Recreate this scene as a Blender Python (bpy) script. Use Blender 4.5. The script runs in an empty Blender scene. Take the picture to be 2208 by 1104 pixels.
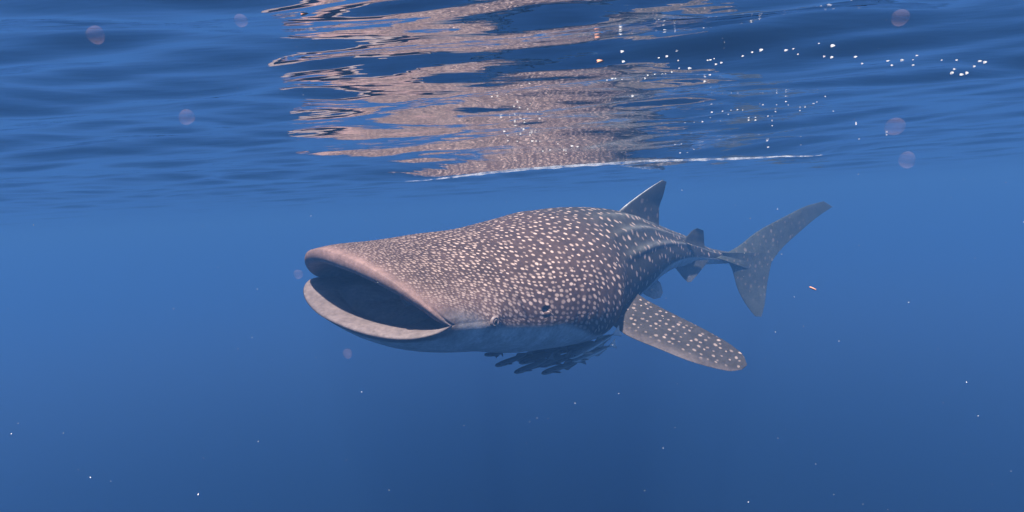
import bpy, math, random
import numpy as np
from mathutils import Vector, Matrix

random.seed(7)
rng = np.random.default_rng(7)
R = math.radians
sc = bpy.context.scene
col = sc.collection

# ------------------------------------------------------------------ camera
F_PX, CAM_Z = 1450.0, -0.25            # focal length in photo pixels, metres below the surface
PITCH, ROLL = R(-4.0), R(3.6)
cam_d = bpy.data.cameras.new('camera')
cam_d.sensor_fit = 'HORIZONTAL'
cam_d.sensor_width = 36.0
cam_d.lens = F_PX / 2208.0 * 36.0
cam_d.clip_start = 0.02
cam_d.clip_end = 1000.0
cam = bpy.data.objects.new('camera', cam_d)
col.objects.link(cam)
CAM_M = Matrix.Rotation(math.pi / 2 + PITCH, 4, 'X') @ Matrix.Rotation(-ROLL, 4, 'Z')
CAM_M.translation = Vector((0, 0, CAM_Z))
cam.matrix_world = CAM_M
sc.camera = cam
CR = np.array(CAM_M.to_3x3())
CO = np.array([0, 0, CAM_Z])


def at(px, py, d):
    """point seen at a photo pixel, d metres in front of the camera"""
    return CO + CR @ np.array([(px - 1104) / F_PX * d, (552 - py) / F_PX * d, -d])


# ------------------------------------------------------------------ world, sun, exposure
SUN_EL, SUN_AZ = R(61.0), R(180.0)     # azimuth from +Y towards +X
w = bpy.data.worlds.new('World')
sc.world = w
w.use_nodes = True
nt = w.node_tree
bg = nt.nodes['Background']
sky = nt.nodes.new('ShaderNodeTexSky')
sky.sky_type = 'NISHITA'
sky.sun_disc = False
sky.sun_elevation = SUN_EL
sky.sun_rotation = SUN_AZ
nt.links.new(sky.outputs[0], bg.inputs[0])
bg.inputs[1].default_value = 0.05
sl = bpy.data.lights.new('sun', 'SUN')
sl.energy = 5.0
sl.angle = R(1.5)
sl.color = (1.0, 0.95, 0.88)
sun = bpy.data.objects.new('sun', sl)
col.objects.link(sun)
to_sun = Vector((math.sin(SUN_AZ) * math.cos(SUN_EL), math.cos(SUN_AZ) * math.cos(SUN_EL), math.sin(SUN_EL)))
sun.rotation_euler = to_sun.to_track_quat('Z', 'Y').to_euler()
sun.location = (0, 0, 20)
vs = sc.view_settings
vs.view_transform = 'Standard'
vs.look = 'None'
vs.gamma = 1.0
vs.use_curve_mapping = False
vs.exposure = 1.35
cy = sc.cycles
cy.use_denoising = True
cy.max_bounces = 8
cy.diffuse_bounces = 4
cy.glossy_bounces = 4
cy.transmission_bounces = 4
cy.volume_bounces = 1
cy.transparent_max_bounces = 16
cy.sample_clamp_indirect = 4.0


# ------------------------------------------------------------------ helpers
def tag(o, label=None, cat=None, group=None, kind=None):
    for k, v in (('label', label), ('category', cat), ('group', group), ('kind', kind)):
        if v is not None:
            o[k] = v
    return o


def mesh_obj(name, verts, faces, mat=None, parent=None, smooth=True):
    me = bpy.data.meshes.new(name)
    me.from_pydata([tuple(v) for v in verts], [], faces)
    if smooth:
        me.polygons.foreach_set('use_smooth', np.ones(len(me.polygons), dtype=bool))
    me.update()
    if mat:
        me.materials.append(mat)
    o = bpy.data.objects.new(name, me)
    col.objects.link(o)
    if parent:
        o.parent = parent
    return o


def empty(name, loc):
    o = bpy.data.objects.new(name, None)
    o.empty_display_size = 0.1
    o.location = loc
    col.objects.link(o)
    return o


def material(name):
    m = bpy.data.materials.new(name)
    m.use_nodes = True
    m.node_tree.nodes.clear()
    nt = m.node_tree
    out = nt.nodes.new('ShaderNodeOutputMaterial')
    return m, nt, out


def node(nt, typ, ins=None, **attrs):
    n = nt.nodes.new(typ)
    for k, v in attrs.items():
        setattr(n, k, v)
    for k, v in (ins or {}).items():
        if isinstance(v, bpy.types.NodeSocket):
            nt.links.new(v, n.inputs[k])
        else:
            n.inputs[k].default_value = v
    return n


def curve(xs, ys):
    """smooth monotone cubic through a table"""
    xs = np.asarray(xs, float)
    ys = np.asarray(ys, float)
    h = np.diff(xs)
    d = np.diff(ys) / h
    m = np.zeros_like(ys)
    m[0], m[-1] = d[0], d[-1]
    for i in range(1, len(xs) - 1):
        if d[i - 1] * d[i] > 0:
            w1, w2 = 2 * h[i] + h[i - 1], h[i] + 2 * h[i - 1]
            m[i] = (w1 + w2) / (w1 / d[i - 1] + w2 / d[i])

    def f(x):
        x = np.clip(np.asarray(x, float), xs[0], xs[-1])
        i = np.clip(np.searchsorted(xs, x, side='right') - 1, 0, len(h) - 1)
        t = (x - xs[i]) / h[i]
        return ((2 * t**3 - 3 * t**2 + 1) * ys[i] + (t**3 - 2 * t**2 + t) * h[i] * m[i]
                + (-2 * t**3 + 3 * t**2) * ys[i + 1] + (t**3 - t**2) * h[i] * m[i + 1])
    return f


def sstep(a, b, x):
    t = np.clip((np.asarray(x, float) - a) / (b - a), 0, 1)
    return t * t * (3 - 2 * t)


# ------------------------------------------------------------------ water surface
WAVES = []
for i in range(96):
    lam = 0.085 * (2.6 / 0.085) ** (i / 95.0)
    ang = R(10) + rng.normal(0, 0.28 if lam > 0.5 else 0.45)     # travel direction, away from the camera
    slope = 0.0185 * (1.0 if lam > 0.16 else (lam / 0.16) ** 0.8)
    if lam > 0.6:
        slope *= 0.55
    WAVES.append((2 * math.pi / lam * math.sin(ang), 2 * math.pi / lam * math.cos(ang),
                  slope * lam / (2 * math.pi) * rng.uniform(0.5, 1.5), rng.uniform(0, 6.283), lam))


def level(px, py, z=0.0):
    """where the sight line through a photo pixel meets the level z"""
    d = CR @ np.array([(px - 1104) / F_PX, (552 - py) / F_PX, -1.0])
    return CO + d * ((z - CAM_Z) / d[2])


TROUGH = 0.060
STREAK_PX = [(872, 393), (940, 385), (1040, 374), (1150, 362), (1250, 355), (1330, 350), (1410, 346), (1500, 344), (1580, 341), (1680, 338), (1775, 337)]
STREAK_P = np.array([level(x, y, -TROUGH) for x, y in STREAK_PX])
streak_y = curve(STREAK_P[:, 0], STREAK_P[:, 1])


def trough(x, y):
    e = sstep(STREAK_P[0, 0] - 0.9, STREAK_P[0, 0] + 0.2, x) * sstep(STREAK_P[-1, 0] + 0.9, STREAK_P[-1, 0] - 0.2, x)
    return e, np.asarray(y, float) - streak_y(x)


def surf(x, y, spacing=0.0):
    x = np.asarray(x, float)
    y = np.asarray(y, float)
    z = np.zeros_like(x + y)
    for kx, ky, a, ph, lam in WAVES:
        fade = 1.0 - sstep(lam / 6.0, lam / 2.5, spacing) if not np.isscalar(spacing) else 1.0
        z += a * fade * np.sin(kx * x + ky * y + ph)
    e, d = trough(x, y)
    return z * (1 - 0.85 * e * np.exp(-(d / 0.38) ** 2)) - TROUGH * e * np.exp(-(d / 0.24) ** 2)


ang = np.concatenate([np.linspace(-58, 58, 600), np.linspace(58, 302, 122)[1:-1]]) * math.pi / 180
rad = 0.1 * (150.0 / 0.1) ** (np.linspace(0, 1, 720) ** 0.93)
A, Q = np.meshgrid(ang, rad)
gx, gy = Q * np.sin(A), Q * np.cos(A)
sp = np.gradient(rad)[:, None] * np.ones_like(A)
gz = surf(gx, gy, sp)
n_r, n_a = gx.shape
verts = np.stack([gx.ravel(), gy.ravel(), gz.ravel()], 1)
verts = np.vstack([verts, [[0, 0, float(surf(0, 0))]]])
ii, jj = np.meshgrid(np.arange(n_r - 1), np.arange(n_a), indexing='ij')
jn = (jj + 1) % n_a
quads = np.stack([ii * n_a + jj, (ii + 1) * n_a + jj, (ii + 1) * n_a + jn, ii * n_a + jn], -1).reshape(-1, 4)
j0 = np.arange(n_a)
tris = np.stack([j0, (j0 + 1) % n_a, np.full(n_a, n_r * n_a)], 1)


def fast_mesh(name, verts, quads, tris=None):
    me = bpy.data.meshes.new(name)
    nq, ntr = len(quads), 0 if tris is None else len(tris)
    me.vertices.add(len(verts))
    me.vertices.foreach_set('co', np.asarray(verts, np.float32).ravel())
    loops = quads.ravel() if tris is None else np.concatenate([quads.ravel(), tris.ravel()])
    me.loops.add(len(loops))
    me.loops.foreach_set('vertex_index', loops.astype(np.int32))
    me.polygons.add(nq + ntr)
    start = np.concatenate([np.arange(nq) * 4, nq * 4 + np.arange(ntr) * 3])
    me.polygons.foreach_set('loop_start', start.astype(np.int32))
    me.polygons.foreach_set('use_smooth', np.ones(nq + ntr, dtype=bool))
    me.update(calc_edges=True)
    me.validate()
    return me


me = fast_mesh('water', verts, quads[:, ::-1], tris[:, ::-1])
if me.polygons[1000].normal.z < 0:
    me.flip_normals()
m_water, nt, out = material('sea_surface')
tc = node(nt, 'ShaderNodeNewGeometry')
mp = node(nt, 'ShaderNodeMapping', {'Vector': tc.outputs['Position'], 'Rotation': (0, 0, R(-10)), 'Scale': (2.2, 6.5, 1)})
nz = node(nt, 'ShaderNodeTexNoise', {'Vector': mp.outputs[0], 'Scale': 2.0, 'Detail': 3.0, 'Roughness': 0.5})
bp = node(nt, 'ShaderNodeBump', {'Height': nz.outputs[0], 'Strength': 1.0, 'Distance': 0.003})
fr = node(nt, 'ShaderNodeFresnel', {'IOR': 1.33, 'Normal': bp.outputs[0]})
tr = node(nt, 'ShaderNodeBsdfTransparent', {'Color': (1, 1, 1, 1)})
gl = node(nt, 'ShaderNodeBsdfGlossy', {'Color': (0.97, 0.98, 1, 1), 'Roughness': 0.0, 'Normal': bp.outputs[0]})
mx = node(nt, 'ShaderNodeMixShader', {0: fr.outputs[0], 1: tr.outputs[0], 2: gl.outputs[0]})
nt.links.new(mx.outputs[0], out.inputs['Surface'])
me.materials.append(m_water)
water = bpy.data.objects.new('water', me)
col.objects.link(water)
tag(water, 'rippled underside of the sea surface mirroring the whale shark', 'water', kind='structure')

# ------------------------------------------------------------------ the hazy blue body of water
m_haze, nt, out = material('blue_sea_haze')
pv = node(nt, 'ShaderNodeVolumePrincipled', {'Color': (0.12, 0.345, 0.79, 1), 'Density': 0.072, 'Anisotropy': 0.42,
                                             'Absorption Color': (0, 0, 0, 1)})
nt.links.new(pv.outputs[0], out.inputs['Volume'])
X0, X1, Y0, Y1, Z0, Z1 = -145, 145, -145, 145, -6.4, 0.35
bv = [(x, y, z) for z in (Z0, Z1) for y in (Y0, Y1) for x in (X0, X1)]
bf = [(0, 2, 3, 1), (4, 5, 7, 6), (0, 1, 5, 4), (2, 6, 7, 3), (0, 4, 6, 2), (1, 3, 7, 5)]
haze = mesh_obj('haze', bv, bf, m_haze, smooth=False)
tag(haze, 'deep blue hazy sea water around the whale shark', 'water', kind='stuff')

# ------------------------------------------------------------------ whale shark: axis and sections
SEND = 5.75
_ss = np.linspace(0, SEND, 400)
_ang = curve([0, 0.9, 1.7, 2.6, 3.6, 4.6, 5.3, SEND], [R(a) for a in (48.8, 48.4, 49.2, 56.9, 57.5, 53.4, 45.0, 39.9)])(_ss)
_ds = _ss[1] - _ss[0]
_ax = -0.939 + np.concatenate([[0], np.cumsum(np.cos(_ang[:-1]) * _ds)])
_ay = 3.464 + np.concatenate([[0], np.cumsum(np.sin(_ang[:-1]) * _ds)])
T_S = [0.00, 0.15, 0.35, 0.70, 1.10, 1.50, 1.75, 2.05, 2.70, 3.30, 4.00, 4.60, 5.20, 5.75]
T_W = [0.531, 0.548, 0.565, 0.575, 0.601, 0.624, 0.626, 0.503, 0.415, 0.321, 0.229, 0.160, 0.098, 0.051]
T_T = [0.229, 0.263, 0.290, 0.354, 0.413, 0.473, 0.510, 0.495, 0.435, 0.334, 0.240, 0.180, 0.096, 0.057]
T_B = [0.154, 0.237, 0.282, 0.300, 0.349, 0.381, 0.398, 0.375, 0.325, 0.244, 0.166, 0.135, 0.092, 0.073]
T_Z = [-0.680, -0.692, -0.705, -0.735, -0.777, -0.788, -0.791, -0.759, -0.738, -0.743, -0.779, -0.836, -0.922, -0.986]
T_R = [12.0, 12.0, 11.7, 11.2, 11.1, 12.2, 12.6, 11.6, 9.3, 7.1, 4.9, 2.9, 1.9, -0.0]
fW, fT, fB, fZ, fR = (curve(T_S, t) for t in (T_W, T_T, T_B, T_Z, T_R))
XC = 0.30                                # how far the mouth corners sit behind the snout tip
M_W, M_FU, M_FL, M_HU, M_HL = 0.550, 0.28, 0.285, 0.268, 0.110   # mouth: half width, reach and height of both lips


def frame(s):
    s = np.asarray(s, float)
    a = np.interp(s, _ss, _ang)
    x, y = np.interp(s, _ss, _ax), np.interp(s, _ss, _ay)
    # straight on in front of the snout tip and behind the last section
    ex = np.where(s < 0, s, np.where(s > SEND, s - SEND, 0))
    C = np.stack([x + ex * np.cos(a), y + ex * np.sin(a), fZ(s)], -1)
    N = np.stack([np.sin(a), -np.cos(a), 0 * a], -1)        # towards the near flank
    Zv = np.zeros_like(C)
    Zv[..., 2] = 1
    r = np.radians(fR(s))[..., None]
    L = N * np.cos(r) - Zv * np.sin(r)
    U = Zv * np.cos(r) + N * np.sin(r)
    return C, L, U


def place(s, y, h):
    C, L, U = frame(s)
    return C + L * np.asarray(y)[..., None] + U * np.asarray(h)[..., None]


RIDGES = [(1.17, 0.06, 0.028), (0.80, 0.06, 0.038), (0.42, 0.07, 0.034)]


def section(s, th):
    c, sn = np.cos(th), np.sin(th)
    W, T, B = fW(s), fT(s), fB(s)
    y = W * np.sign(c) * np.abs(c) ** 0.93
    h = np.where(sn > 0, T * np.abs(sn) ** 0.95, -B * np.abs(sn) ** 0.9)
    ramp = sstep(1.75, 2.4, s)
    a = np.where(c < 0, math.pi - th, th)
    g = 1.0
    for t0, wd, am in RIDGES:
        g = g + am * ramp * np.exp(-((a - t0) / wd) ** 2) * (1 - 0.3 * sstep(4.6, 5.7, s))
        g = g - 0.18 * am * ramp * np.exp(-((a - t0 + 0.16) / (1.6 * wd)) ** 2)
    # gill region: shallow slanted folds
    for k in range(5):
        g = g - 0.010 * np.exp(-((s - 1.32 - 0.10 * k - 0.05 * sn) / 0.012) ** 2) * sstep(0.75, 0.5, np.abs(a - 0.05))
    return y * g, h * g


def rim(th):
    """outer edge of the lips in body coordinates (along, across, up)"""
    c, sn = np.cos(th), np.abs(np.sin(th))
    top = np.sin(th) > 0
    s = XC - np.where(top, M_FU, M_FL) * sn ** 0.75
    y = M_W * np.sign(c) * np.abs(c) ** 0.9
    far = sstep(0.0, -0.5, c)                       # the far half closes a little sooner
    h = np.where(top, M_HU * sn ** (0.98 + 0.22 * far), -M_HL * sn ** (0.75 + 0.9 * far))
    return s, y, h


NV, NU = 320, 330
th = -math.pi / 2 + np.arange(NV) / NV * 2 * math.pi
u = np.linspace(0, 1, NU) ** 1.35
TH, UU = np.meshgrid(th, u)
rs, y0, h0 = rim(th)
S = rs + (SEND - rs) * UU
Y, H = section(S, TH)
yr, hr = section(rs, th)
fo = sstep(0.62, 0.0, S - rs)
Y, H = Y + (y0 - yr) * fo, H + (h0 - hr) * fo
# no hard crease along the widest line behind the mouth corners
wm = sstep(0.45, 0.15, np.abs(np.sin(TH))) * sstep(0.004, 0.10, S - rs) * sstep(1.3, 0.8, S) * 0.5
for _ in range(60):
    Y = Y + wm * (0.5 * (np.roll(Y, 1, 1) + np.roll(Y, -1, 1)) - Y)
    H = H + wm * (0.5 * (np.roll(H, 1, 1) + np.roll(H, -1, 1)) - H)
rows_P = [place(S, Y, H)]

# lips and the inside of the mouth: rows running on from the rim, inwards and back
up = sstep(-0.10, 0.10, np.sin(th))              # 1 on the upper lip, 0 on the lower lip
IN_UP = [(-.006, .010), (-.011, .027), (-.013, .046), (-.009, .063), (.003, .076), (.022, .083), (.05, .084), (.09, .080), (.14, .076), (.21, .072), (.29, .070)]
IN_LO = [(.003, .012), (.018, .021), (.050, .029), (.095, .037), (.135, .042), (.155, .040), (.163, .030), (.175, .032), (.205, .060), (.245, .078), (.31, .082)]
pd_s, pd_y = XC + 0.12 - rs, -y0                   # towards the middle of the mouth
pl = np.hypot(pd_s, pd_y)
pd_s, pd_y = pd_s / pl, pd_y / pl
in_rows = []
for k, ((a1, b1), (a2, b2)) in enumerate(zip(IN_UP, IN_LO)):
    inn = b1 * (0.40 + 0.60 * np.abs(np.sin(th)))
    us, uy, uh = rs + a1, y0 - inn * np.cos(th), h0 - inn * np.sin(th)
    a2 = a2 * (1 + 0.25 * sstep(0.0, -0.6, np.cos(th)))
    los, loy, loh = rs + pd_s * a2, y0 + pd_y * a2, h0 + b2 * (0.35 + 0.65 * np.abs(np.sin(th)))
    in_rows.append((us * up + los * (1 - up), uy * up + loy * (1 - up), uh * up + loh * (1 - up)))
ls, ly, lh = in_rows[-1]
for q, f in ((0.10, 0.98), (0.22, 0.95), (0.36, 0.90), (0.5, 0.82), (0.64, 0.70), (0.78, 0.55), (0.9, 0.35), (0.97, 0.15), (1.0, 0.02)):
    in_rows.append((ls + (1.25 - ls) * q, ly * f, (lh + 0.03 * q + (0.11 * q) * (1 - up)) * f))
inner = np.stack([place(*r) for r in in_rows])      # rows x NV x 3
n_in = len(in_rows)
P = np.concatenate([inner[::-1], rows_P[0]])         # from the throat out over the lip and back along the body
n_rows = len(P)

# eye bulge, spiracle pit and the small flap on the upper lip, on both sides
S_all = np.concatenate([np.array([r[0] for r in in_rows])[::-1], S])
ROW = np.arange(n_rows)[:, None] * np.ones((1, NV), int)
outer = ROW >= n_in
C_all, L_all, U_all = frame(S_all)
dn = np.gradient(P, axis=1)
du = np.gradient(P, axis=0)
nrm = np.cross(dn, du)
nrm /= np.linalg.norm(nrm, axis=-1, keepdims=True) + 1e-9
if (nrm[n_in + 120, NV // 2] @ U_all[n_in + 120, NV // 2]) < 0:
    nrm = -nrm


def skin_point(s, theta):
    y, h = section(np.array(s), np.array(theta))
    return place(np.array(s), y, h)


_sn, _fo = np.sin(np.broadcast_to(th, P.shape[:2])), S_all - np.broadcast_to(rs, P.shape[:2])
_gr = np.exp(-((_fo - 0.030 - 0.012 * _sn) / 0.0075) ** 2) * sstep(-0.38, -0.2, _sn) * sstep(0.55, 0.3, _sn) * outer
P = P - nrm * (0.007 * _gr)[..., None]
_gr = np.exp(-((_fo - 0.012) / 0.012) ** 2) * sstep(-0.38, -0.2, _sn) * sstep(0.6, 0.3, _sn) * outer
P = P + nrm * (0.003 * _gr)[..., None]
EYE_S, EYE_T = 0.601, R(0.2)
SPI_S, SPI_T = 1.02, R(6)
for side in (0, 1):
    te = EYE_T if side == 0 else math.pi - EYE_T
    e = skin_point(EYE_S, te)
    d = np.linalg.norm(P - e, axis=-1)
    P = P + nrm * (0.020 * np.exp(-(d / 0.065) ** 2) * outer)[..., None]
    tsp = SPI_T if side == 0 else math.pi - SPI_T
    e = skin_point(SPI_S, tsp)
    q = P - e
    t_ax = (skin_point(SPI_S + .02, tsp) - e) / 0.02
    along = q @ t_ax
    across = np.sqrt(np.maximum((q * q).sum(-1) - along**2, 0))
    pit = np.exp(-((along / 0.024) ** 4 + (across / 0.014) ** 4))
    P = P - nrm * (0.035 * pit * outer)[..., None]
    P = P + nrm * (0.004 * np.exp(-((np.sqrt((along / 1.6) ** 2 + across**2) - 0.024) / 0.010) ** 2) * outer)[..., None]

body_v = P.reshape(-1, 3)
ii, jj = np.meshgrid(np.arange(n_rows - 1), np.arange(NV), indexing='ij')
jn = (jj + 1) % NV
body_q = np.stack([ii * NV + jj, ii * NV + jn, (ii + 1) * NV + jn, (ii + 1) * NV + jj], -1).reshape(-1, 4)

# --- pigment of the skin, per vertex
DARK = np.array([0.062, 0.037, 0.031])
DARKR = np.array([0.036, 0.034, 0.033])
PINK = np.array([0.22, 0.135, 0.118])
ULIP = np.array([0.21, 0.165, 0.16])
LIP = np.array([0.165, 0.125, 0.118])
INSIDE = np.array([0.42, 0.33, 0.305])
BELLY = np.array([0.52, 0.48, 0.47])


def lerp3(a, b, t):
    return a + (b - a) * t[..., None]


THa = np.broadcast_to(th, (n_rows, NV))
sn, cs = np.sin(THa), np.cos(THa)
fold = np.where(cs < 0, math.pi - THa, THa)            # -90..90 deg, 0 at the widest line
rim_d = S_all - np.broadcast_to(rs, (n_rows, NV))
pig = lerp3(np.broadcast_to(DARK, (n_rows, NV, 3)), DARKR, sstep(1.3, 2.3, S_all))
# paler stripes along the ridges of the flank
for t0, wd, am in RIDGES:
    st = np.exp(-((fold - t0 - 0.02) / 0.085) ** 2) * sstep(1.8, 2.6, S_all)
    pig = lerp3(pig, np.array([0.13, 0.13, 0.13]), 0.75 * st)
pink_amt = 0 * sn
pink_amt = np.maximum(pink_amt, 0.45 * sstep(1.2, 0.35, S_all) * sstep(0.75, 0.25, fold) * (fold > -0.3))
pig = lerp3(pig, PINK, np.clip(pink_amt, 0, 1))
line = -0.13 + 0.27 * sstep(0.66, 0.30, S_all) * (S_all < 0.7) - 0.42 * sstep(1.15, 1.75, S_all) + 0.35 * sstep(2.0, 3.4, S_all)
soft = 0.06 + 0.16 * sstep(0.75, 0.45, S_all)
belly_amt = sstep(line + soft, line - soft - 0.02, fold)
pig = lerp3(pig, BELLY, belly_amt)
ins = np.where(outer, 0.0, 1.0) * sstep(8.5, 13.5, (n_in - ROW).astype(float))
lipz = np.where(outer, 0.0, 1.0) * (1 - ins)
pig = lerp3(pig, LIP, lipz * (sn < 0))
pig = lerp3(pig, ULIP, lipz * (sn >= 0) * sstep(2.0, 4.5, (n_in - ROW).astype(float)))
pig = lerp3(pig, PINK, lipz * (sn >= 0) * sstep(4.5, 2.0, (n_in - ROW).astype(float)))
pig = lerp3(pig, INSIDE, ins)
# --- spots: coordinates whose unit cell is one spot
_pts = P.reshape(-1, 3)
_rim = place(rs, y0, h0)


def rim_dist(sel):
    d = np.full(len(_pts), 9.0)
    near = np.nonzero((S_all.ravel() < 0.9))[0]
    for i in range(0, len(near), 4000):
        q = near[i:i + 4000]
        d[q] = np.sqrt(((_pts[q][:, None] - _rim[sel][None]) ** 2).sum(-1).min(1))
    return d.reshape(P.shape[:2])


d_up, d_low = rim_dist(np.sin(th) > 0.0), rim_dist(np.sin(th) < 0.05)
up_zone = np.exp(-np.maximum(d_up - 0.012, 0) / 0.045) * (sn > -0.02) * outer
pig = lerp3(pig, PINK, up_zone)
cheek = sstep(0.30, 0.05, np.minimum(d_low, d_up)) * sstep(0.35, -0.05, fold) * sstep(-0.7, -0.3, fold) * outer
pig = lerp3(pig, np.array([0.22, 0.19, 0.19]), 0.6 * cheek)
pig = lerp3(pig, LIP, sstep(0.085, 0.035, d_low) * (sn < 0.12) * outer)
fsp = curve([0, 0.25, 0.6, 1.0, 1.5, 2.0, 2.6, 3.6, 5.75], [.018, .022, .032, .045, .054, .080, .115, .125, .12])
sfine = np.linspace(-0.1, SEND + 0.1, 3000)
Uint = np.concatenate([[0], np.cumsum(1 / fsp(sfine[:-1]) * (sfine[1] - sfine[0]))])
seg = np.linalg.norm(np.diff(P, axis=1, append=P[:, :1]), axis=-1)
arc = np.cumsum(seg, axis=1) - seg
arc = arc - arc[:, NV // 2:NV // 2 + 1]
loc_sp = fsp(S_all) * (1 - 0.16 * sstep(0.9, 0.2, fold) * sstep(2.0, 1.4, S_all))
spotU = np.interp(S_all, sfine, Uint)
spotV = arc / loc_sp
spot_amt = (1 - belly_amt) * sstep(0.012, 0.055, d_up) * sstep(0.06, 0.10, d_low) * (0.62 + 0.38 * sstep(0.25, 0.8, S_all)) * np.where(outer, 1, 0) * sstep(5.75, 5.0, S_all)
spot_amt *= 1 - 0.5 * np.exp(-np.maximum(d_up - 0.03, 0) / 0.05)
frad = curve([0, 0.3, 0.8, 1.4, 2.0, 2.8, 5.75], [.34, .34, .29, .25, .22, .20, .18])
spot_r = frad(S_all)
spot_r = spot_r * (1 + 0.32 * sstep(0.8, 0.25, fold) * sstep(1.9, 1.4, S_all))
spot_n = curve([0, 1.2, 2.0, 5.75], [0.62, 0.62, 0.5, 0.4])(S_all)

AT = {'pig': [pig.reshape(-1, 3)], 'spot': [np.stack([spotU, spotV, 0 * spotU], -1).reshape(-1, 3)],
      'amt': [spot_amt.ravel()], 'rad': [spot_r.ravel()], 'rnd': [spot_n.ravel()]}
V_ALL, Q_ALL = [body_v], [body_q]
n_v = len(body_v)


def fin(LE, TE, thick, pigment, spacing, amt, radius, ns=40, nc=40, edge=None, root=(1.5, 1.15), offset=0.0):
    """a blade between a leading and a trailing edge (lists of 3D points root -> tip)"""
    global n_v
    LE, TE = np.array(LE, float), np.array(TE, float)

    def res(Pts):
        l = np.concatenate([[0], np.cumsum(np.linalg.norm(np.diff(Pts, axis=0), axis=1))])
        l /= l[-1]
        return [curve(l, Pts[:, i]) for i in range(3)]
    fl, ft = res(LE), res(TE)
    t = 1 - (1 - np.linspace(0, 1, ns)) ** 1.5
    le = np.stack([f(t) for f in fl], -1)
    te = np.stack([f(t) for f in ft], -1)
    mid = 0.5 * (le + te)
    sp_d = np.gradient(mid, axis=0)
    ch = te - le
    nn = np.cross(sp_d, ch)
    nn /= np.linalg.norm(nn, axis=1, keepdims=True) + 1e-9
    nn[:] = nn[: ns // 2].mean(0) * 0.6 + nn * 0.4
    nn /= np.linalg.norm(nn, axis=1, keepdims=True)
    half = nc // 2
    x = (1 - np.cos(np.linspace(0, math.pi, half + 1))) / 2
    prof = 2.6 * (0.2969 * np.sqrt(x) - 0.126 * x - 0.3516 * x**2 + 0.2843 * x**3 - 0.1036 * x**4)
    xs = np.concatenate([x, x[-2:0:-1]])
    ps = np.concatenate([prof, -prof[-2:0:-1]])
    th_t = np.array(curve([0, 0.1, 0.3, 0.7, 1.0], [root[0], root[1], 1.05, 0.6, 0.15])(t)) * thick
    V = le[:, None] + ch[:, None] * xs[None, :, None] + nn[:, None] * (ps[None, :] * th_t[:, None])[..., None]
    # closing rows at the tip
    c_t = V[-1].mean(0)
    V = np.concatenate([V, (c_t + (V[-1] - c_t) * 0.5)[None], (c_t + (V[-1] - c_t) * 0.02)[None]])
    R_, K = V.shape[:2]
    a, b = np.meshgrid(np.arange(R_ - 1), np.arange(K), indexing='ij')
    bn = (b + 1) % K
    q = np.stack([a * K + b, a * K + bn, (a + 1) * K + bn, (a + 1) * K + b], -1).reshape(-1, 4)
    Q_ALL.append(q + n_v)
    V_ALL.append(V.reshape(-1, 3))
    n_v += R_ * K
    # metric coordinates on the blade for its spots
    e1 = (mid[-1] - mid[0]) / np.linalg.norm(mid[-1] - mid[0])
    e2 = np.cross(nn[0], e1)
    cu = (V - mid[0]) @ e1 / spacing + offset
    cv = (V - mid[0]) @ e2 / spacing + 31.7 + (ps < 0)[None, :] * 57.0
    tt = np.concatenate([t, [1, 1]])[:, None] * np.ones((1, K))
    xx = np.broadcast_to(xs, (R_, K))
    face = np.broadcast_to(ps >= 0, (R_, K))
    pg, am = pigment(tt, xx, face), amt(tt, xx, face)
    AT['pig'].append(pg.reshape(-1, 3))
    AT['spot'].append(np.stack([cu, cv, 0 * cu], -1).reshape(-1, 3))
    AT['amt'].append(np.broadcast_to(am, (R_, K)).ravel())
    AT['rad'].append(np.full(R_ * K, radius))
    AT['rnd'].append(np.full(R_ * K, 0.7))


def plain(c):
    c = np.array(c)
    return lambda t, x, f: np.broadcast_to(c, t.shape + (3,)).copy()


def near_pect_pig(t, x, f):
    p = np.broadcast_to(np.array([0.040, 0.034, 0.032]), t.shape + (3,)).copy()
    p = lerp3(p, np.array([0.085, 0.066, 0.062]), sstep(0.25, 0.02, x))
    return lerp3(p, np.array([0.13, 0.095, 0.088]), sstep(0.22, 0.0, t) * 0.6)


# near pectoral fin
fin([at(1296, 676, 4.92), at(1345, 719, 4.66), at(1420, 752, 4.50), at(1500, 783, 4.42), at(1550, 796, 4.43), at(1582, 800, 4.46), at(1600, 797, 4.48)],
    [at(1338, 606, 5.10), at(1392, 645, 5.00), at(1455, 678, 4.86), at(1530, 716, 4.74), at(1585, 750, 4.64), at(1604, 768, 4.57), at(1611, 787, 4.50)],
    0.055, near_pect_pig, 0.056, lambda t, x, f: sstep(0.10, 0.26, x) * sstep(1.0, 0.97, t) * 0.6, 0.22, root=(3.2, 1.8))


def body_pt(s, y, h):
    return place(np.array(float(s)), np.array(float(y)), np.array(float(h)))


# far pectoral fin (mirror of the near one about the body's middle plane)
fin([body_pt(1.62, -.46, -.24), body_pt(1.80, -.62, -.30), body_pt(2.0, -.85, -.42), body_pt(2.25, -1.08, -.52), body_pt(2.42, -1.2, -.58), body_pt(2.5, -1.24, -.6)],
    [body_pt(1.98, -.40, -.20), body_pt(2.1, -.52, -.24), body_pt(2.22, -.75, -.36), body_pt(2.38, -.98, -.47), body_pt(2.5, -1.16, -.55), body_pt(2.55, -1.24, -.6)],
    0.055, near_pect_pig, 0.056, lambda t, x, f: 0.85 * sstep(0.10, 0.26, x) + 0 * t, 0.25)


def dorsal_pig_sunrim(t, x, f):
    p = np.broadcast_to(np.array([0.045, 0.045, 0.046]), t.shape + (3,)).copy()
    return lerp3(p, np.array([0.5, 0.5, 0.5]), sstep(0.035, 0.0, x) * sstep(0.1, 0.3, t))  # pale leading edge is a sunlit rim put into the colour


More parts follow.
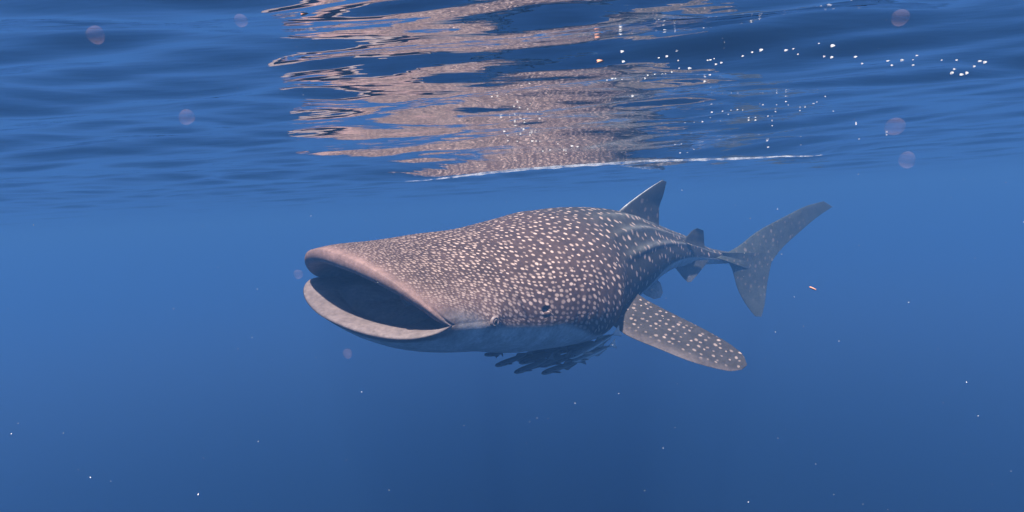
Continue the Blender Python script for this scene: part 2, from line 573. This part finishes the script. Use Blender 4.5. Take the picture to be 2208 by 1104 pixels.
# first dorsal fin
fin([at(1318, 474, 5.50), at(1338, 452, 5.58), at(1372, 425, 5.72), at(1405, 402, 5.86), at(1428, 388, 5.96)],
    [at(1424, 500, 6.10), at(1421, 484, 6.10), at(1421, 452, 6.06), at(1431, 418, 6.03), at(1437, 392, 6.0)],
    0.045, dorsal_pig_sunrim, 0.11, lambda t, x, f: 0.35 * sstep(0.75, 0.4, t) + 0 * x, 0.17, root=(2.6, 1.5))
# second dorsal fin
fin([at(1474, 520, 6.60), at(1484, 506, 6.64), at(1494, 496, 6.70), at(1504, 492, 6.74)],
    [at(1520, 536, 6.95), at(1519, 528, 6.95), at(1518, 512, 6.90), at(1517, 497, 6.84)],
    0.028, plain((0.046, 0.046, 0.047)), 0.1, lambda t, x, f: 0 * t, 0.2)
# anal fin and the two pelvic fins
fin([at(1444, 566, 6.75), at(1458, 580, 6.8), at(1472, 598, 6.85), at(1482, 608, 6.9)],
    [at(1530, 560, 7.2), at(1518, 575, 7.15), at(1504, 592, 7.05), at(1490, 608, 6.95)],
    0.028, plain((0.09, 0.09, 0.095)), 0.1, lambda t, x, f: 0 * t, 0.2)
fin([at(1378, 622, 5.75), at(1388, 634, 5.72), at(1399, 640, 5.7), at(1410, 645, 5.7)],
    [at(1412, 600, 6.0), at(1425, 612, 5.98), at(1429, 628, 5.94), at(1424, 642, 5.88)],
    0.03, plain((0.34, 0.33, 0.33)), 0.1, lambda t, x, f: 0 * t, 0.2)
fin([body_pt(3.05, -.18, -.24), body_pt(3.15, -.25, -.3), body_pt(3.27, -.32, -.36), body_pt(3.36, -.36, -.4)],
    [body_pt(3.35, -.14, -.2), body_pt(3.42, -.22, -.28), body_pt(3.47, -.3, -.35), body_pt(3.46, -.36, -.4)],
    0.03, plain((0.16, 0.16, 0.165)), 0.1, lambda t, x, f: 0 * t, 0.2)
# tail fin: upper and lower lobe
tail_pig = plain((0.056, 0.062, 0.055))
fin([at(1545, 556, 7.45), at(1590, 532, 7.75), at(1630, 501, 7.95), at(1690, 468, 8.2), at(1745, 442, 8.45), at(1776, 434, 8.58)],
    [at(1640, 590, 8.0), at(1658, 572, 8.06), at(1682, 540, 8.2), at(1722, 502, 8.4), at(1765, 466, 8.58), at(1795, 446, 8.68)],
    0.055, tail_pig, 0.11, lambda t, x, f: 0.28 * sstep(0.85, 0.5, t) + 0 * x, 0.18)
fin([at(1556, 545, 7.5), at(1578, 580, 7.68), at(1590, 622, 7.78), at(1608, 656, 7.86), at(1628, 682, 7.92)],
    [at(1668, 545, 8.12), at(1660, 582, 8.06), at(1653, 620, 8.02), at(1649, 655, 7.98), at(1642, 683, 7.95)],
    0.05, tail_pig, 0.11, lambda t, x, f: 0.25 * sstep(0.9, 0.5, t) + 0 * x, 0.18)
# the small fleshy flap hanging from the upper lip beside the near nostril
lip4 = [place(*in_rows[k]) for k in (2, 4)]
for sgn in (1,):
    k0 = int(np.argmin(np.abs(th - (R(38) if sgn > 0 else R(142)))))
    k1 = int(np.argmin(np.abs(th - (R(29) if sgn > 0 else R(151)))))
    Cq, Lq, Uq = frame(np.array(0.1))
    fwd = Vector(frame(np.array(0.0))[0] - frame(np.array(0.2))[0]).normalized()
    dr = -Uq + 0.35 * np.array(fwd)
    fin([lip4[0][k0], lip4[1][k0] + 0.006 * np.array(fwd), lip4[1][k0] + dr * 0.012 + 0.10 * (lip4[1][k1] - lip4[1][k0]), lip4[1][k0] + dr * 0.026 + 0.55 * (lip4[1][k1] - lip4[1][k0])],
        [lip4[0][k1], lip4[1][k1] + 0.006 * np.array(fwd), lip4[1][k1] + dr * 0.014, lip4[1][k0] + dr * 0.027 + 0.80 * (lip4[1][k1] - lip4[1][k0])],
        0.022, plain((0.13, 0.09, 0.085)), 0.1, lambda t, x, f: 0 * t, 0.2, ns=14, nc=16)

shark = empty('whale_shark', tuple(body_pt(1.5, 0, -0.43)))
tag(shark, 'spotted whale shark swimming just under the surface with its mouth wide open', 'whale shark')
off = np.array(shark.location)
me = fast_mesh('body', np.concatenate(V_ALL) - off, np.concatenate(Q_ALL))
if me.polygons[(n_in + 100) * NV + NV // 2].normal.z < 0:
    me.flip_normals()


def add_attr(me, name, typ, data, key):
    a = me.attributes.new(name, typ, 'POINT')
    a.data.foreach_set(key, np.ascontiguousarray(data, np.float32).ravel())


add_attr(me, 'pig', 'FLOAT_VECTOR', np.concatenate(AT['pig']), 'vector')
add_attr(me, 'spot', 'FLOAT_VECTOR', np.concatenate(AT['spot']), 'vector')
for k in ('amt', 'rad', 'rnd'):
    add_attr(me, k, 'FLOAT', np.concatenate(AT[k]), 'value')
body = bpy.data.objects.new('body', me)
col.objects.link(body)
body.parent = shark

m_skin, nt, out = material('whale_shark_skin')
a_p = node(nt, 'ShaderNodeAttribute', attribute_name='pig')
a_s = node(nt, 'ShaderNodeAttribute', attribute_name='spot')
a_a = node(nt, 'ShaderNodeAttribute', attribute_name='amt')
a_r = node(nt, 'ShaderNodeAttribute', attribute_name='rad')
a_n = node(nt, 'ShaderNodeAttribute', attribute_name='rnd')
wob = node(nt, 'ShaderNodeTexNoise', {'Vector': a_s.outputs['Vector'], 'Scale': 0.9, 'Detail': 2.0})
wsub = node(nt, 'ShaderNodeVectorMath', {0: wob.outputs['Color'], 1: (0.5, 0.5, 0.5)}, operation='SUBTRACT')
wmul = node(nt, 'ShaderNodeVectorMath', {0: wsub.outputs[0], 'Scale': 0.4}, operation='SCALE')
wadd = node(nt, 'ShaderNodeVectorMath', {0: a_s.outputs['Vector'], 1: wmul.outputs[0]}, operation='ADD')
vo = node(nt, 'ShaderNodeTexVoronoi', {'Vector': wadd.outputs[0], 'Scale': 1.0, 'Randomness': a_n.outputs['Fac']}, voronoi_dimensions='2D')
sepc = node(nt, 'ShaderNodeSeparateColor', {0: vo.outputs['Color']})
rsz = node(nt, 'ShaderNodeMapRange', {'Value': sepc.outputs[0], 'To Min': 0.62, 'To Max': 1.12})
rr = node(nt, 'ShaderNodeMath', {0: a_r.outputs['Fac'], 1: rsz.outputs[0]}, operation='MULTIPLY')
rat = node(nt, 'ShaderNodeMath', {0: vo.outputs['Distance'], 1: rr.outputs[0]}, operation='DIVIDE')
msk = node(nt, 'ShaderNodeMapRange', {'Value': rat.outputs[0], 'From Min': 1.28, 'From Max': 0.55, 'To Min': 0.0, 'To Max': 1.0},
           interpolation_type='SMOOTHSTEP')
dim = node(nt, 'ShaderNodeMapRange', {'Value': sepc.outputs[1], 'To Min': 0.35, 'To Max': 1.0})
m1 = node(nt, 'ShaderNodeMath', {0: msk.outputs[0], 1: a_a.outputs['Fac']}, operation='MULTIPLY')
m2 = node(nt, 'ShaderNodeMath', {0: m1.outputs[0], 1: dim.outputs[0]}, operation='MULTIPLY')
geo = node(nt, 'ShaderNodeNewGeometry')
n1 = node(nt, 'ShaderNodeTexNoise', {'Vector': geo.outputs['Position'], 'Scale': 9.0, 'Detail': 5.0, 'Roughness': 0.6})
n1r = node(nt, 'ShaderNodeMapRange', {'Value': n1.outputs[0], 'From Min': 0.3, 'From Max': 0.7, 'To Min': 0.72, 'To Max': 1.25})
n3 = node(nt, 'ShaderNodeTexNoise', {'Vector': geo.outputs['Position'], 'Scale': 42.0, 'Detail': 5.0, 'Roughness': 0.7})
n3r = node(nt, 'ShaderNodeMapRange', {'Value': n3.outputs[0], 'From Min': 0.32, 'From Max': 0.68, 'To Min': 0.72, 'To Max': 1.22})
n13 = node(nt, 'ShaderNodeMath', {0: n1r.outputs[0], 1: n3r.outputs[0]}, operation='MULTIPLY')
pc = node(nt, 'ShaderNodeVectorMath', {0: a_p.outputs['Vector'], 'Scale': n13.outputs[0]}, operation='SCALE')
mixc = node(nt, 'ShaderNodeMix', {'Factor': m2.outputs[0], 'A': pc.outputs[0], 'B': (0.52, 0.375, 0.32, 1)}, data_type='RGBA')
n2 = node(nt, 'ShaderNodeTexNoise', {'Vector': geo.outputs['Position'], 'Scale': 70.0, 'Detail': 4.0, 'Roughness': 0.6})
bmp = node(nt, 'ShaderNodeBump', {'Height': n2.outputs[0], 'Strength': 0.35, 'Distance': 0.004})
pb = node(nt, 'ShaderNodeBsdfPrincipled', {'Base Color': mixc.outputs['Result'], 'Roughness': 0.62, 'Normal': bmp.outputs[0]})
pb.inputs['Specular IOR Level'].default_value = 0.18
nt.links.new(pb.outputs[0], out.inputs['Surface'])
me.materials.append(m_skin)


def simple_mat(name, c, rough=0.5, spec=0.2, noise=0.25, scale=40.0):
    m, nt, out = material(name)
    g = node(nt, 'ShaderNodeTexCoord')
    n = node(nt, 'ShaderNodeTexNoise', {'Vector': g.outputs['Object'], 'Scale': scale, 'Detail': 4.0})
    r = node(nt, 'ShaderNodeMapRange', {'Value': n.outputs[0], 'From Min': 0.3, 'From Max': 0.7, 'To Min': 1 - noise, 'To Max': 1 + noise})
    v = node(nt, 'ShaderNodeVectorMath', {0: c, 'Scale': r.outputs[0]}, operation='SCALE')
    p = node(nt, 'ShaderNodeBsdfPrincipled', {'Base Color': v.outputs[0], 'Roughness': rough})
    p.inputs['Specular IOR Level'].default_value = spec
    nt.links.new(p.outputs[0], out.inputs['Surface'])
    return m


m_eye = simple_mat('eye_ring_skin', (0.20, 0.15, 0.14), 0.4, 0.3)
m_pup = simple_mat('eye_pupil', (0.012, 0.010, 0.010), 0.15, 0.5)


def lathe(prof, n=28):
    vs_, fs = [], []
    for z, r in prof:
        for k in range(n):
            a = 2 * math.pi * k / n
            vs_.append((r * math.cos(a), r * math.sin(a), z))
    for i in range(len(prof) - 1):
        for k in range(n):
            fs.append((i * n + k, i * n + (k + 1) % n, (i + 1) * n + (k + 1) % n, (i + 1) * n + k))
    fs.append(tuple(range((len(prof) - 1) * n, len(prof) * n)))
    return vs_, fs


for side in (0, 1):
    te = EYE_T if side == 0 else math.pi - EYE_T
    e = skin_point(EYE_S, te)
    nv = Vector(e - skin_point(EYE_S, te) * 0)
    d1 = Vector(skin_point(EYE_S + .02, te) - e)
    d2 = Vector(skin_point(EYE_S, te + .03) - e)
    nv = d1.cross(d2).normalized()
    C_, L_, U_ = frame(np.array(EYE_S))
    if nv.dot(Vector(L_)) * (1 if side == 0 else -1) < 0:
        nv = -nv
    M = nv.to_track_quat('Z', 'Y').to_matrix().to_4x4()
    M.translation = Vector(e) + nv * 0.010 - Vector(off)
    vv, ff = lathe([(-.02, .032), (.004, .030), (.010, .026), (.012, .022), (.009, .018), (.007, .016), (.011, .013), (.013, .008), (.014, .002)])
    ey = mesh_obj('eye', vv, ff, m_eye, shark)
    ey.matrix_local = M
    vv, ff = lathe([(.007, .0125), (.0125, .0108), (.0155, .007), (.0168, .003), (.017, .0006)])
    mesh_obj('pupil', vv, ff, m_pup, ey)

# ------------------------------------------------------------------ remoras under the belly
m_rem = []
for nm, c1, c2 in (('remora_dark', (0.055, 0.06, 0.07), (0.16, 0.165, 0.17)), ('remora_pale', (0.09, 0.095, 0.10), (0.6, 0.6, 0.6))):
    m, nt, out = material(nm)
    a = node(nt, 'ShaderNodeAttribute', attribute_name='under')
    g = node(nt, 'ShaderNodeTexCoord')
    n = node(nt, 'ShaderNodeTexNoise', {'Vector': g.outputs['Object'], 'Scale': 30.0, 'Detail': 3.0})
    ad = node(nt, 'ShaderNodeMath', {0: n.outputs[0], 1: -0.5}, operation='ADD')
    a2 = node(nt, 'ShaderNodeMath', {0: ad.outputs[0], 1: 0.5, 2: a.outputs['Fac']}, operation='MULTIPLY_ADD')
    mxc = node(nt, 'ShaderNodeMix', {'Factor': a2.outputs[0], 'A': (*c1, 1), 'B': (*c2, 1)}, data_type='RGBA')
    p = node(nt, 'ShaderNodeBsdfPrincipled', {'Base Color': mxc.outputs['Result'], 'Roughness': 0.45})
    p.inputs['Specular IOR Level'].default_value = 0.25
    nt.links.new(p.outputs[0], out.inputs['Surface'])
    m_rem.append(m)


def remora(head, tail, label, pale=False, bend=0.02, girth=1.0):
    """slender fish from head point to tail point: one skin with its fins"""
    head, tail = np.array(head), np.array(tail)
    ax = tail - head
    Ln = np.linalg.norm(ax)
    ax /= Ln
    side = np.cross(ax, [0, 0, 1])
    side /= np.linalg.norm(side)
    upv = np.cross(side, ax)
    x = np.array([0, .015, .05, .12, .2, .32, .45, .58, .7, .8, .86])
    hh = np.array([.008, .026, .038, .050, .056, .058, .054, .044, .032, .020, .014]) * girth
    ww = np.array([.012, .038, .050, .056, .056, .052, .045, .034, .022, .012, .008]) * girth
    xs_ = np.linspace(0, .86, 26)
    fh, fw = curve(x, hh), curve(x, ww)
    nk = 16
    vs_, fs, und = [], [], []
    for q in xs_:
        bx = bend * math.sin(q * 4.2)
        for k in range(nk):
            a = 2 * math.pi * k / nk
            vs_.append((q * Ln, (bx + fw(q) * math.cos(a)) * Ln, fh(q) * math.sin(a) * Ln))
            und.append(float(sstep(0.2, -0.5, math.sin(a))))
    for i in range(len(xs_) - 1):
        for k in range(nk):
            fs.append((i * nk + k, i * nk + (k + 1) % nk, (i + 1) * nk + (k + 1) % nk, (i + 1) * nk + k))
    fs.append(tuple(range(nk))[::-1])

    def blade(pts, y0, dy, un, flat=False):
        """pts: outline in (x, z); a thin blade, lens shaped in thickness"""
        b = len(vs_)
        n = len(pts)
        cx, cz = np.mean([p[0] for p in pts]), np.mean([p[1] for p in pts])
        for f in (1.0, 0.55):
            for sgn in (1, -1):
                for (px, pz) in pts:
                    qx, qz = cx + (px - cx) * f, cz + (pz - cz) * f
                    t = 0.0008 if f == 1.0 else 0.006
                    if flat:
                        vs_.append((qx * Ln, (y0 + dy * qz) * Ln, (-0.015 - 0.25 * abs(qz) + sgn * t) * Ln))
                    else:
                        vs_.append((qx * Ln, (y0 + bend * math.sin(qx * 4.2) + sgn * t) * Ln, qz * Ln))
                    und.append(un)
        for k in range(n):
            k2 = (k + 1) % n
            fs.append((b + k, b + k2, b + 2 * n + k2, b + 2 * n + k))
            fs.append((b + n + k, b + 3 * n + k, b + 3 * n + k2, b + n + k2))
            fs.append((b + k, b + n + k, b + n + k2, b + k2))
        fs.append(tuple(b + 2 * n + k for k in range(n)))
        fs.append(tuple(b + 3 * n + k for k in range(n))[::-1])
    blade([(.83, .014), (.90, .040), (.985, .090), (1.0, .085), (.985, .03), (.98, 0), (.985, -.03), (1.0, -.085), (.985, -.09), (.90, -.040), (.83, -.014)], 0, 0, 0.8)
    blade([(.50, .045), (.56, .085), (.60, .092), (.68, .06), (.78, .035), (.80, .018), (.65, .030)], 0, 0, 0.1)
    blade([(.50, -.045), (.56, -.085), (.60, -.092), (.68, -.06), (.78, -.035), (.80, -.018), (.65, -.030)], 0, 0, 0.3)
    for sg in (1, -1):
        blade([(.20, .0), (.22, .05), (.28, .095), (.33, .10), (.32, .05), (.27, .0)], sg * .045, sg, 0.3, flat=True)
    root = empty('remora', tuple(head))
    mat = m_rem[1 if pale else 0]
    o = mesh_obj('body', vs_, fs, mat, root)
    add_attr(o.data, 'under', 'FLOAT', np.array(und), 'value')
    M = Matrix((( ax[0], side[0], upv[0]), (ax[1], side[1], upv[1]), (ax[2], side[2], upv[2]))).to_4x4()
    M.translation = Vector(head)
    root.matrix_world = M
    # eyes
    for sg in (1, -1):
        vv, ff = lathe([(-.003 * Ln / .35, .006 * Ln / .35), (.001, .005), (.0025, .003), (.003, .0005)], 10)
        ey = mesh_obj('eye', vv, ff, m_pup, root)
        EM = Vector((0, sg, 0.25)).to_track_quat('Z', 'Y').to_matrix().to_4x4()
        EM.translation = Vector((.07 * Ln, (bend * math.sin(.29) + sg * fw(.07) * 0.93) * Ln, .012 * Ln))
        ey.matrix_local = EM
    tag(root, label, 'fish', 'remoras under the belly of the whale shark')
    return root


REM = [((1046, 765, 4.15), (1086, 762, 4.4), 'small dark remora alone at the front of the group, under the belly', False, .01, .9),
       ((1068, 789, 4.25), (1150, 757, 4.45), 'dark remora leading the trailing group, head dipping furthest forward', False, .03, 1.0),
       ((1109, 804, 4.22), (1196, 768, 4.4), 'dark remora hanging low behind the leading one', False, .02, 1.0),
       ((1168, 806, 4.3), (1262, 775, 4.5), 'dark grey remora hanging lowest at the rear of the group', False, -.02, .9),
       ((1119, 783, 4.4), (1225, 747, 4.6), 'dark remora in the middle of the group, close below the belly', False, .02, 1.0),
       ((1138, 794, 4.3), (1232, 764, 4.5), 'dark remora between the low one and the lowest rear one', False, -.02, .9),
       ((1160, 789, 4.45), (1278, 750, 4.65), 'dark remora in the densest part of the group', False, .02, 1.0),
       ((1112, 774, 4.5), (1260, 738, 4.75), 'long dark remora pressed along the pale belly', False, .01, .9),
       ((1224, 781, 4.45), (1330, 741, 4.6), 'grey remora with a pale underside at the rear of the group', True, .02, 1.1),
       ((1228, 772, 4.40), (1338, 713, 4.62), 'remora with a pale fan-shaped tail raised near the pectoral fin', True, .0, .9),
       ((1200, 760, 4.6), (1300, 733, 4.8), 'dark remora tucked against the belly near the pectoral fin', False, .0, .9)]
for hd, tl, lab, pale, bend, girth in REM:
    remora(at(*hd), at(*tl), lab, pale, bend, girth)

# ------------------------------------------------------------------ white streak and added sun glint flecks at the surface
def on_surface(px, py):
    d = CR @ np.array([(px - 1104) / F_PX, (552 - py) / F_PX, -1.0])
    t = np.linspace(0.05, 9, 6000)
    q = CO[None] + d[None] * t[:, None]
    hit = np.nonzero(q[:, 2] > surf(q[:, 0], q[:, 1]))[0]
    return q[hit[0]] if len(hit) else level(px, py)


def white_mat(name, c, clear):
    m, nt, out = material(name)
    g = node(nt, 'ShaderNodeTexCoord')
    n = node(nt, 'ShaderNodeTexNoise', {'Vector': g.outputs['Object'], 'Scale': 14.0, 'Detail': 4.0, 'Roughness': 0.65})
    r = node(nt, 'ShaderNodeMapRange', {'Value': n.outputs[0], 'From Min': 0.36, 'From Max': 0.62, 'To Min': clear, 'To Max': 1.0})
    df = node(nt, 'ShaderNodeBsdfDiffuse', {'Color': (*c, 1)})
    tl = node(nt, 'ShaderNodeBsdfTranslucent', {'Color': (*c, 1)})
    m1 = node(nt, 'ShaderNodeMixShader', {0: 0.72, 1: df.outputs[0], 2: tl.outputs[0]})
    tp = node(nt, 'ShaderNodeBsdfTransparent')
    m2 = node(nt, 'ShaderNodeMixShader', {0: r.outputs[0], 1: tp.outputs[0], 2: m1.outputs[0]})
    nt.links.new(m2.outputs[0], out.inputs['Surface'])
    return m


m_streak = white_mat('streak_white', (0.88, 0.90, 0.93), 0.0)
m_glint = white_mat('sun_glint_fleck', (0.97, 0.95, 0.92), 1.0)
fp = STREAK_P
fl = np.concatenate([[0], np.cumsum(np.linalg.norm(np.diff(fp, axis=0), axis=1))])
tq = np.linspace(0, fl[-1], 420)
cx, cyv = curve(fl, fp[:, 0])(tq), curve(fl, fp[:, 1])(tq)
jit = sum(rng.normal(0, 1) * np.sin(tq * f + rng.uniform(0, 6.28)) for f in np.geomspace(3, 90, 26)) / 5.0
rw = 0.0045 * np.clip(0.9 + 0.55 * jit, 0.12, 2.2) * sstep(0, 0.9, tq) * sstep(fl[-1], fl[-1] - 0.9, tq) + 0.0006
cz_ = surf(cx, cyv) - 0.0015
vv, ff = [], []
for i in range(len(tq)):
    for k in range(8):
        a = k * math.pi / 4
        vv.append((cx[i] + 0.2 * rw[i] * math.sin(7 * a), cyv[i] + rw[i] * 1.2 * math.cos(a), cz_[i] + rw[i] * math.sin(a)))
for i in range(len(tq) - 1):
    for k in range(8):
        ff.append((i * 8 + k, i * 8 + (k + 1) % 8, (i + 1) * 8 + (k + 1) % 8, (i + 1) * 8 + k))
thin_line = mesh_obj('white_streak', vv, ff, m_streak)  # thin white tube laid along the bottom of the trough
tag(thin_line, 'long thin white streak at the surface above the whale shark', 'thin_line')

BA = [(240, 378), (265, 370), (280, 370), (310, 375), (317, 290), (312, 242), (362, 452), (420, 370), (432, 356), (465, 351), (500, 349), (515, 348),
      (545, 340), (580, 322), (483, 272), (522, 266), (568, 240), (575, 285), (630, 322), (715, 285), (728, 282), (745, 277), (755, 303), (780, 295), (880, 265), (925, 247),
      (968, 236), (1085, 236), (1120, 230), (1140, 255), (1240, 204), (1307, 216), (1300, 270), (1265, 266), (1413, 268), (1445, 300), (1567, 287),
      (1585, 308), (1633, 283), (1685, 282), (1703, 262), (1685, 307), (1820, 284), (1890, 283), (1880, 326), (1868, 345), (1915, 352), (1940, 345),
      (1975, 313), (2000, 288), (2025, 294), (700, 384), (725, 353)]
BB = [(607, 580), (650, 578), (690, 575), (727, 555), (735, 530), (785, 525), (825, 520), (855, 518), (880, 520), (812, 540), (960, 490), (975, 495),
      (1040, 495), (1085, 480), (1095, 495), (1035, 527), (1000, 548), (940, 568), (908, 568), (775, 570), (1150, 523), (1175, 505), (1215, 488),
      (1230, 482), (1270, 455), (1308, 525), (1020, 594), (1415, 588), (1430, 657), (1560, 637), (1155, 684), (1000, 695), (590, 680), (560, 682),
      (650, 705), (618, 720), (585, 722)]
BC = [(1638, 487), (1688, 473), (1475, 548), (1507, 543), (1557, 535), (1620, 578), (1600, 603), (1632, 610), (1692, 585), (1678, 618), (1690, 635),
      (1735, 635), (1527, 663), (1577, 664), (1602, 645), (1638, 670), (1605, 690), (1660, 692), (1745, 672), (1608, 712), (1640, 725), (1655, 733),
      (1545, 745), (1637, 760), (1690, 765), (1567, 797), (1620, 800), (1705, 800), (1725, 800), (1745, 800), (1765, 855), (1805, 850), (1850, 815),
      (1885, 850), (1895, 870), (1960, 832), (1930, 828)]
glints = [(1200 + x * .4565, y * .4565, rng.uniform(2.6, 6.5)) for x, y in BA] \
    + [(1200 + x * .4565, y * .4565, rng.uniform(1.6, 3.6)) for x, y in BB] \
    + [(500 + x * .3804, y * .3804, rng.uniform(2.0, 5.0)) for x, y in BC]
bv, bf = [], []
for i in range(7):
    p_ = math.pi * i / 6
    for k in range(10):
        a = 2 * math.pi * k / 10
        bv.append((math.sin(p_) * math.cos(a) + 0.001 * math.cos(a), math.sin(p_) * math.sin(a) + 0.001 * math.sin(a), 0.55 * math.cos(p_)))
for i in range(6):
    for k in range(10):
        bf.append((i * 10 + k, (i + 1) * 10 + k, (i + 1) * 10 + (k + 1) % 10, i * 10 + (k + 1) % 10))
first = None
LAB = ('tiny white fleck modelling a sun glint in the glittering row under the surface', 'faint tiny white fleck modelling a sun glint at the surface above the tail, behind the glittering row',
       'tiny white fleck modelling a sun glint, clustered in the mirrored brown reflection of the shark')
GRP = ('bright sun glint flecks in the glittering row', 'faint sun glint flecks above the tail', 'sun glint flecks in the mirrored reflection')
for n_, (px, py, size) in enumerate(glints):  # sun glints on the water, modelled as white translucent flecks
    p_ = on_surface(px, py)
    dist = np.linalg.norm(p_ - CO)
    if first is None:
        first = mesh_obj('glint', bv, bf, m_glint)
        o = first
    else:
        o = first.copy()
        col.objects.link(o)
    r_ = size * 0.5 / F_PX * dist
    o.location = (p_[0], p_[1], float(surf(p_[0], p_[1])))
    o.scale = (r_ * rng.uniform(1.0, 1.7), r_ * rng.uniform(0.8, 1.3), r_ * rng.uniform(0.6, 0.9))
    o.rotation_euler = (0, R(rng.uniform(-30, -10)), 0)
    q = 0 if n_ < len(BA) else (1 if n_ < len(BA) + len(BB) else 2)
    tag(o, LAB[q], 'glint', GRP[q])

# ------------------------------------------------------------------ drifting things in the water
m_jel, nt, out = material('translucent_plankton')
df = node(nt, 'ShaderNodeBsdfDiffuse', {'Color': (0.80, 0.50, 0.47, 1)})
tl_ = node(nt, 'ShaderNodeBsdfTranslucent', {'Color': (0.80, 0.50, 0.47, 1)})
m1 = node(nt, 'ShaderNodeMixShader', {0: 0.5, 1: df.outputs[0], 2: tl_.outputs[0]})
tp = node(nt, 'ShaderNodeBsdfTransparent')
m2 = node(nt, 'ShaderNodeMixShader', {0: 0.04, 1: tp.outputs[0], 2: m1.outputs[0]})
nt.links.new(m2.outputs[0], out.inputs['Surface'])


def ball(n1=14, n2=24, wob=0.05):
    v_, f_ = [], []
    for i in range(n1 + 1):
        p_ = math.pi * i / n1
        for k in range(n2):
            a = 2 * math.pi * k / n2
            r_ = 1 + wob * math.sin(3 * a + 1) * math.sin(p_) + wob * math.sin(2 * p_)
            v_.append((r_ * (math.sin(p_) + 1e-3) * math.cos(a), r_ * (math.sin(p_) + 1e-3) * math.sin(a), r_ * math.cos(p_)))
    for i in range(n1):
        for k in range(n2):
            f_.append((i * n2 + k, (i + 1) * n2 + k, (i + 1) * n2 + (k + 1) % n2, i * n2 + (k + 1) % n2))
    return v_, f_


jv, jf = ball()
JEL = [(402, 252, 16, .50, 'round see-through plankton blob over the open rippled surface, away from the reflection'),
       (205, 75, 18, .42, 'round see-through plankton blob over the open rippled surface, away from the reflection'),
       (1930, 272, 19, .45, 'larger round pinkish plankton blob of the two between the tail and the sun glint flecks'),
       (1955, 345, 17, .62, 'smaller round plankton blob of the two between the tail and the sun glint flecks'),
       (643, 592, 10, .60, 'small round pinkish plankton blob right in front of the open mouth'),
       (750, 762, 10, .60, 'small round pinkish plankton blob in the water below the lower jaw'),
       (520, 45, 14, .40, 'round pinkish plankton blob beside the small orange fleck at the surface'),
       (1940, 38, 18, .40, 'round pinkish plankton blob above the row of sun glint flecks')]
jo = None
for px, py, r_, d_, lab in JEL:
    p_ = at(px, py, d_)
    if jo is None:
        jo = o = mesh_obj('plankton', jv, jf, m_jel)
    else:
        o = jo.copy()
        col.objects.link(o)
    o.location = tuple(p_)
    k = r_ / F_PX * d_
    o.scale = (k * 1.08, k, k * 0.95)
    o.rotation_euler = (rng.uniform(0, 3), rng.uniform(0, 3), rng.uniform(0, 3))
    tag(o, lab, 'plankton', 'see-through plankton blobs')

m_or = simple_mat('orange_fleck', (0.75, 0.33, 0.20), 0.5, 0.3)
for px, py, ln, lab in ((658, 29, 20, 'small orange fleck at the surface beside the dark wave hollow'), (1297, 131, 22, 'small orange-red fleck at the surface beside the sun glint flecks'),
                        (1752, 622, 15, 'small pink rod drifting in open water right of the tail fin')):
    p_ = on_surface(px, py) if py < 300 else at(px, py, 1.6)
    d_ = np.linalg.norm(p_ - CO)
    v_, f_ = ball(8, 12, 0.12)
    o = mesh_obj('floating_fleck', v_, f_, m_or)
    k = ln * 0.5 / F_PX * d_
    o.scale = (k, k * 0.35, k * 0.26)
    o.location = (p_[0], p_[1], float(surf(p_[0], p_[1])) if py < 300 else p_[2])
    o.rotation_euler = (0, R(-18) if py < 300 else R(28), 0)
    tag(o, lab, 'fleck')

m_sp = simple_mat('pale_speck', (0.75, 0.74, 0.74), 0.6, 0.2)
sv, sf = [], []
for i in range(150):
    d_ = rng.uniform(0.7, 4.5)
    p_ = at(rng.uniform(-150, 2360), rng.uniform(340, 1150), d_)
    if p_[2] > -0.12:
        continue
    r_ = rng.uniform(0.0003, 0.0008) * (0.6 + 0.35 * d_)
    ax_ = rng.normal(0, 1, 3)
    ax_ /= np.linalg.norm(ax_)
    b_ = len(sv)
    o1 = np.cross(ax_, [0.3, 0.9, 0.1])
    o1 /= np.linalg.norm(o1)
    o2 = np.cross(ax_, o1)
    el = rng.uniform(1.0, 3.2)
    for q in (ax_ * el, -ax_ * el, o1, -o1, o2, -o2):
        sv.append(p_ + q * r_)
    for t_ in ((0, 2, 4), (0, 4, 3), (0, 3, 5), (0, 5, 2), (1, 4, 2), (1, 3, 4), (1, 5, 3), (1, 2, 5)):
        sf.append(tuple(b_ + x for x in t_))
sp_ = mesh_obj('drifting_specks', sv, sf, m_sp)
tag(sp_, 'scatter of tiny pale specks drifting through the blue water', 'specks', kind='stuff')
